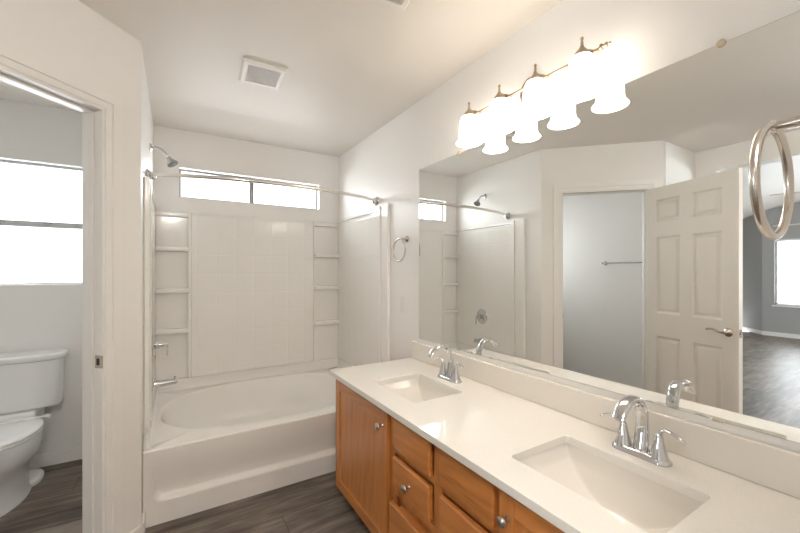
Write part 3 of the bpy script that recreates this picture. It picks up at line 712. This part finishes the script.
# ------------------------------------------------------------------ ceiling vents
def vent(label, cx_, cy_, w_, h_, rot=0, name='ceiling_vent'):
    t = thing(name, label, 'vent', (cx_, cy_, H), rot, group='ceiling vents')
    a, b_ = w_ / 2, h_ / 2; f = 0.030
    mb = MB()
    rings = []
    for (d, z) in ((0, -0.001), (0, -0.006), (0.010, -0.014), (f, -0.014), (f, -0.006)):
        rings.append([(-a + d, -b_ + d, z), (a - d, -b_ + d, z), (a - d, b_ - d, z), (-a + d, b_ - d, z)])
    mb.ringed(rings, cap0=False, cap1=False); mb.build('frame', 'plastic', t, ang=20)
    mb = MB(); k = 22
    for i in range(k):
        x = lerp(-a + f, a - f, (i + 0.5) / k); mb.box(x - 0.0016, x + 0.0016, -b_ + f, b_ - f, -0.012, -0.004)
    for i in range(12):
        y = lerp(-b_ + f, b_ - f, (i + 0.5) / 12); mb.box(-a + f, a - f, y - 0.001, y + 0.001, -0.0105, -0.004)
    mb.build('grille', 'plastic', t)
    MB().box(-a + f, a - f, -b_ + f, b_ - f, -0.004, -0.001).build('backing', 'vinyl', t); return t
vent('square white exhaust fan grille in the ceiling before the tub', 0.425, 2.200, 0.232, 0.250, R(-3))
vent('white ceiling vent cut off by the top edge, above the vanity', 0.700, 1.225, 0.25, 0.25, R(-8))
vent('pale vent in the toilet room ceiling behind the doorway head', -1.03, 3.10, 0.25, 0.22)

# bowl lamp added behind the viewer, stands in for bounced flash
t = thing('added_fill_lamp', 'added frosted bowl lamp behind the viewer, standing in for bounced flash', 'added fill lamp', (-0.07, -0.50, H))
MB().lathe([(0, -0.001), (0.06, -0.001), (0.062, -0.012), (0.05, -0.022), (0.012, -0.03), (0.012, -0.20), (0, -0.20)], n=28).build('stem', 'nickel', t)
MB().lathe([(0.165, -0.150), (0.160, -0.175), (0.130, -0.215), (0.08, -0.24), (0, -0.25), (0, -0.243), (0.078, -0.233), (0.127, -0.209), (0.154, -0.173), (0.159, -0.150)], n=36).build('lamp_shade', 'fill_bowl', t, ang=80)
MB().lathe([(0, -0.25), (0.014, -0.25), (0.010, -0.262), (0, -0.272)], n=16).build('finial', 'nickel', t)

# ================================================================== toilet (local: -y forward)
def build_toilet():
    t = thing('toilet', 'white two-piece toilet with closed lid in the small room', 'toilet', (-0.862, YB - 0.014, 0))
    def egg(hw, yb, yf, z, n=48, sq=2.3):
        out = []; cy_ = (yb + yf) / 2; hl = abs(yf - yb) / 2
        for j in range(n):
            a = 2 * math.pi * j / n; c, s_ = math.cos(a), math.sin(a)
            e = sq if s_ > 0 else 2.0
            x = math.copysign(abs(c) ** (2 / e), c) * hw; y = cy_ + math.copysign(abs(s_) ** (2 / e), s_) * hl
            x *= 1.0 - 0.10 * max(0, -s_) ** 2
            out.append((x, y, z))
        return out
    # pedestal and bowl
    mb = MB(); secs = [(0.112, -0.14, -0.60, 0.0), (0.112, -0.14, -0.60, 0.012), (0.100, -0.15, -0.585, 0.03), (0.096, -0.15, -0.57, 0.08), (0.098, -0.15, -0.575, 0.14), (0.118, -0.16, -0.61, 0.20), (0.152, -0.17, -0.655, 0.245),
                       (0.177, -0.185, -0.690, 0.295), (0.185, -0.20, -0.700, 0.345), (0.186, -0.205, -0.710, 0.378), (0.184, -0.205, -0.708, 0.386)]
    mb.ringed([egg(*q) for q in secs]); mb.build('bowl', 'porcelain', t, ang=60)
    MB().box(-0.11, 0.11, -0.235, -0.03, 0.30, 0.450, 0.02, 4).build('tank_shelf', 'porcelain', t, ang=60)
    mb = MB(); q = [rr for rr in [(0.132, -0.06, -0.34, 0.0), (0.132, -0.06, -0.34, 0.018), (0.122, -0.07, -0.33, 0.032), (0.10, -0.09, -0.31, 0.035)]]
    mb.ringed([egg(*r_, sq=3.5) for r_ in q]); mb.build('foot_flange', 'porcelain', t, ang=60)
    MB().ringed([egg(0.188, -0.21, -0.712, 0.388), egg(0.190, -0.21, -0.715, 0.396), egg(0.188, -0.21, -0.713, 0.404)]).build('seat', 'porcelain', t, ang=60)
    lid = MB().ringed([egg(0.186, -0.205, -0.711, 0.406), egg(0.189, -0.205, -0.714, 0.414), egg(0.184, -0.208, -0.708, 0.424), egg(0.150, -0.235, -0.67, 0.428)]).build('lid', 'porcelain', t, ang=60)
    for s_ in (-1, 1): MB().box(s_ * 0.075 - 0.02, s_ * 0.075 + 0.02, -0.225, -0.195, 0.395, 0.425, 0.006, 2).build('hinge', 'porcelain', t)
    # paper band over the lid
    def band(u, v):
        x = lerp(-0.194, 0.194, u); e = abs(x) / 0.192
        z = 0.4300 + 0.002 * math.sin(31 * u + 3 * v) - (0.012 * smooth((e - 0.93) / 0.1))
        return (x, -0.335 + 0.05 * u + 0.035 * (v - 0.5) * (1 + 0.2 * math.sin(9 * u)), z + 0.002 * math.sin(14 * v + 7 * u))
    pb = MB().grid(band, 40, 6).build('paper_band', 'paper', t); pb['label'] = 'crumpled white paper band across the lid'
    so = pb.modifiers.new('thick', 'SOLIDIFY'); so.thickness = 0.0008
    # tank: front bowed, narrower at the bottom
    def tk(hw, yb, yf, z, n=48):
        out = []
        for j in range(n):
            a = 2 * math.pi * j / n; c, s_ = math.cos(a), math.sin(a)
            x = math.copysign(abs(c) ** 0.42, c) * hw
            hl = (yb - yf) / 2; y = (yb + yf) / 2 + math.copysign(abs(s_) ** (0.30 if s_ > 0 else 0.55), s_) * hl
            if s_ < 0: y -= 0.02 * (1 - (x / hw) ** 2) - 0.012
            out.append((x, y, z))
        return out
    mb = MB(); mb.ringed([tk(0.190, -0.03, -0.170, 0.448), tk(0.206, -0.018, -0.190, 0.454), tk(0.211, -0.012, -0.197, 0.466), tk(0.216, -0.012, -0.203, 0.60), tk(0.222, -0.012, -0.208, 0.757)])
    tank = mb.build('tank', 'porcelain', t, ang=60)
    MB().ringed([tk(0.224, -0.008, -0.211, 0.758), tk(0.234, -0.006, -0.221, 0.764), tk(0.236, -0.006, -0.223, 0.785), tk(0.230, -0.008, -0.218, 0.797), tk(0.21, -0.02, -0.20, 0.800)]).build('tank_lid', 'porcelain', t, ang=60)
    MB().tube([(-0.15, -0.212, 0.70), (-0.15, -0.230, 0.70), (-0.10, -0.236, 0.695), (-0.075, -0.236, 0.69)], 0.007, 10).build('flush_lever', 'chrome', tank)
build_toilet()

# ================================================================== open six-panel door
def build_door():
    hx_, hy_ = -0.790, 1.606
    a = math.atan2(-0.951, 0.307)
    t = thing('door_1', 'open white six-panel toilet room door seen in the mirror', 'door', (hx_, hy_, 0.012), a, kind='structure')
    Wd, Hd, Td = 0.725, 2.030, 0.035
    xs = [0, 0.105, 0.315, 0.410, 0.620, Wd]; zs = [0, 0.215, 0.775, 0.970, 1.610, 1.735, 1.925, Hd]
    # local x along the door, y = thickness, both faces panelled
    mb = MB()
    def face(y, s_):
        for i in range(5):
            for j in range(7):
                x0, x1, z0, z1 = xs[i], xs[i + 1], zs[j], zs[j + 1]
                if i in (1, 3) and j in (1, 3, 5):
                    rings = []
                    for d, dep in ((0, 0), (0.003, 0.002), (0.013, 0.012), (0.022, 0.013), (0.042, 0.004), (0.046, 0.0035)):
                        yy = y - s_ * dep; rings.append([(x0 + d, yy, z0 + d), (x1 - d, yy, z0 + d), (x1 - d, yy, z1 - d), (x0 + d, yy, z1 - d)])
                    mb.ringed(rings, cap0=False, cap1=True)
                else: mb.add([(x0, y, z0), (x1, y, z0), (x1, y, z1), (x0, y, z1)], [(0, 1, 2, 3)])
    face(Td / 2, 1); face(-Td / 2, -1)
    for (x0, x1, z0, z1) in ((0, 0, 0, Hd), (Wd, Wd, 0, Hd)): mb.add([(x0, -Td / 2, 0), (x0, Td / 2, 0), (x0, Td / 2, Hd), (x0, -Td / 2, Hd)], [(0, 1, 2, 3)])
    for z in (0, Hd): mb.add([(0, -Td / 2, z), (Wd, -Td / 2, z), (Wd, Td / 2, z), (0, Td / 2, z)], [(0, 1, 2, 3)])
    mb.build('door_leaf', 'door', t, ang=25, merge=True)
    for s_ in (-1, 1):
        y = s_ * Td / 2
        h = MB().lathe([(0, 0), (0.031, 0), (0.032, 0.004), (0.026, 0.010), (0.012, 0.016), (0.010, 0.030), (0.012, 0.045), (0, 0.047)], (0.660, y, 0.890), (0, s_, 0), 24).build('door_handle', 'nickel', t)
        P = catmull([(0.660, y + s_ * 0.040, 0.890), (0.635, y + s_ * 0.046, 0.890), (0.600, y + s_ * 0.046, 0.902), (0.570, y + s_ * 0.046, 0.905), (0.545, y + s_ * 0.046, 0.899)])
        MB().tube(P, [0.0085] * 6 + [0.007] * (len(P) - 6), 10, up=(0, 0, 1)).build('lever', 'nickel', h)
    MB().box(Wd - 0.0008, Wd + 0.0015, -0.013, 0.013, 0.862, 0.918).build('latch_plate', 'nickel', t)
    MB().box(Wd, Wd + 0.010, -0.007, 0.007, 0.882, 0.898, 0.002).build('latch_bolt', 'nickel', t)
    for z in (0.20, 1.0, 1.80):
        MB().tube([(-0.006, -0.02, z), (-0.006, -0.02, z + 0.09)], 0.006, 10, up=(1, 0, 0)).build('hinge', 'nickel', t)
build_door()

# towel bar in the toilet room
t = thing('towel_bar', 'chrome towel bar on the toilet room wall, seen in the mirror', 'towel bar', (XB, 2.130, 1.425))
MB().tube([(0.065, -0.235, 0), (0.065, 0.235, 0)], 0.008, 12, up=(1, 0, 0)).build('bar', 'chrome', t)
for yy in (-0.225, 0.225):
    MB().lathe([(0, 0.001), (0.024, 0.001), (0.025, 0.006), (0.012, 0.014), (0.010, 0.055), (0.013, 0.060), (0.013, 0.075), (0, 0.078)], (0, yy, 0), (1, 0, 0), 18).build('bracket', 'chrome', t)

# ceiling fan in the bedroom
def build_fan():
    fx, fy = -4.5, 1.02; z0 = 2.40
    t = thing('ceiling_fan', 'grey-bladed bedroom ceiling fan glimpsed in the mirror edge', 'ceiling fan', (fx, fy, z0))
    zt = zc(fy) - z0
    MB().lathe([(0, zt), (0.07, zt), (0.06, zt - 0.06), (0.013, zt - 0.08), (0.013, 0.10), (0, 0.10)], n=20).build('downrod', 'nickel', t)
    MB().lathe([(0, 0.11), (0.05, 0.10), (0.10, 0.06), (0.11, 0.0), (0.08, -0.05), (0, -0.06)], n=28).build('motor', 'nickel', t)
    for i in range(5):
        a = R(72 * i + 78); m_ = Matrix.Rotation(a, 4, 'Z') @ Matrix.Rotation(R(10), 4, 'X')
        mb = MB()
        rr = []
        for x, hw in ((0.17, 0.045), (0.25, 0.055), (0.45, 0.065), (0.58, 0.066), (0.63, 0.055), (0.65, 0.03)):
            rr.append([(x, -hw, -0.004), (x, hw, -0.004), (x, hw, 0.004), (x, -hw, 0.004)])
        mb.ringed(rr, mat=m_); mb.box(0.07, 0.20, -0.016, 0.016, -0.010, -0.002, mat=m_)
        mb.build('blade', 'fanblade', t)
build_fan()
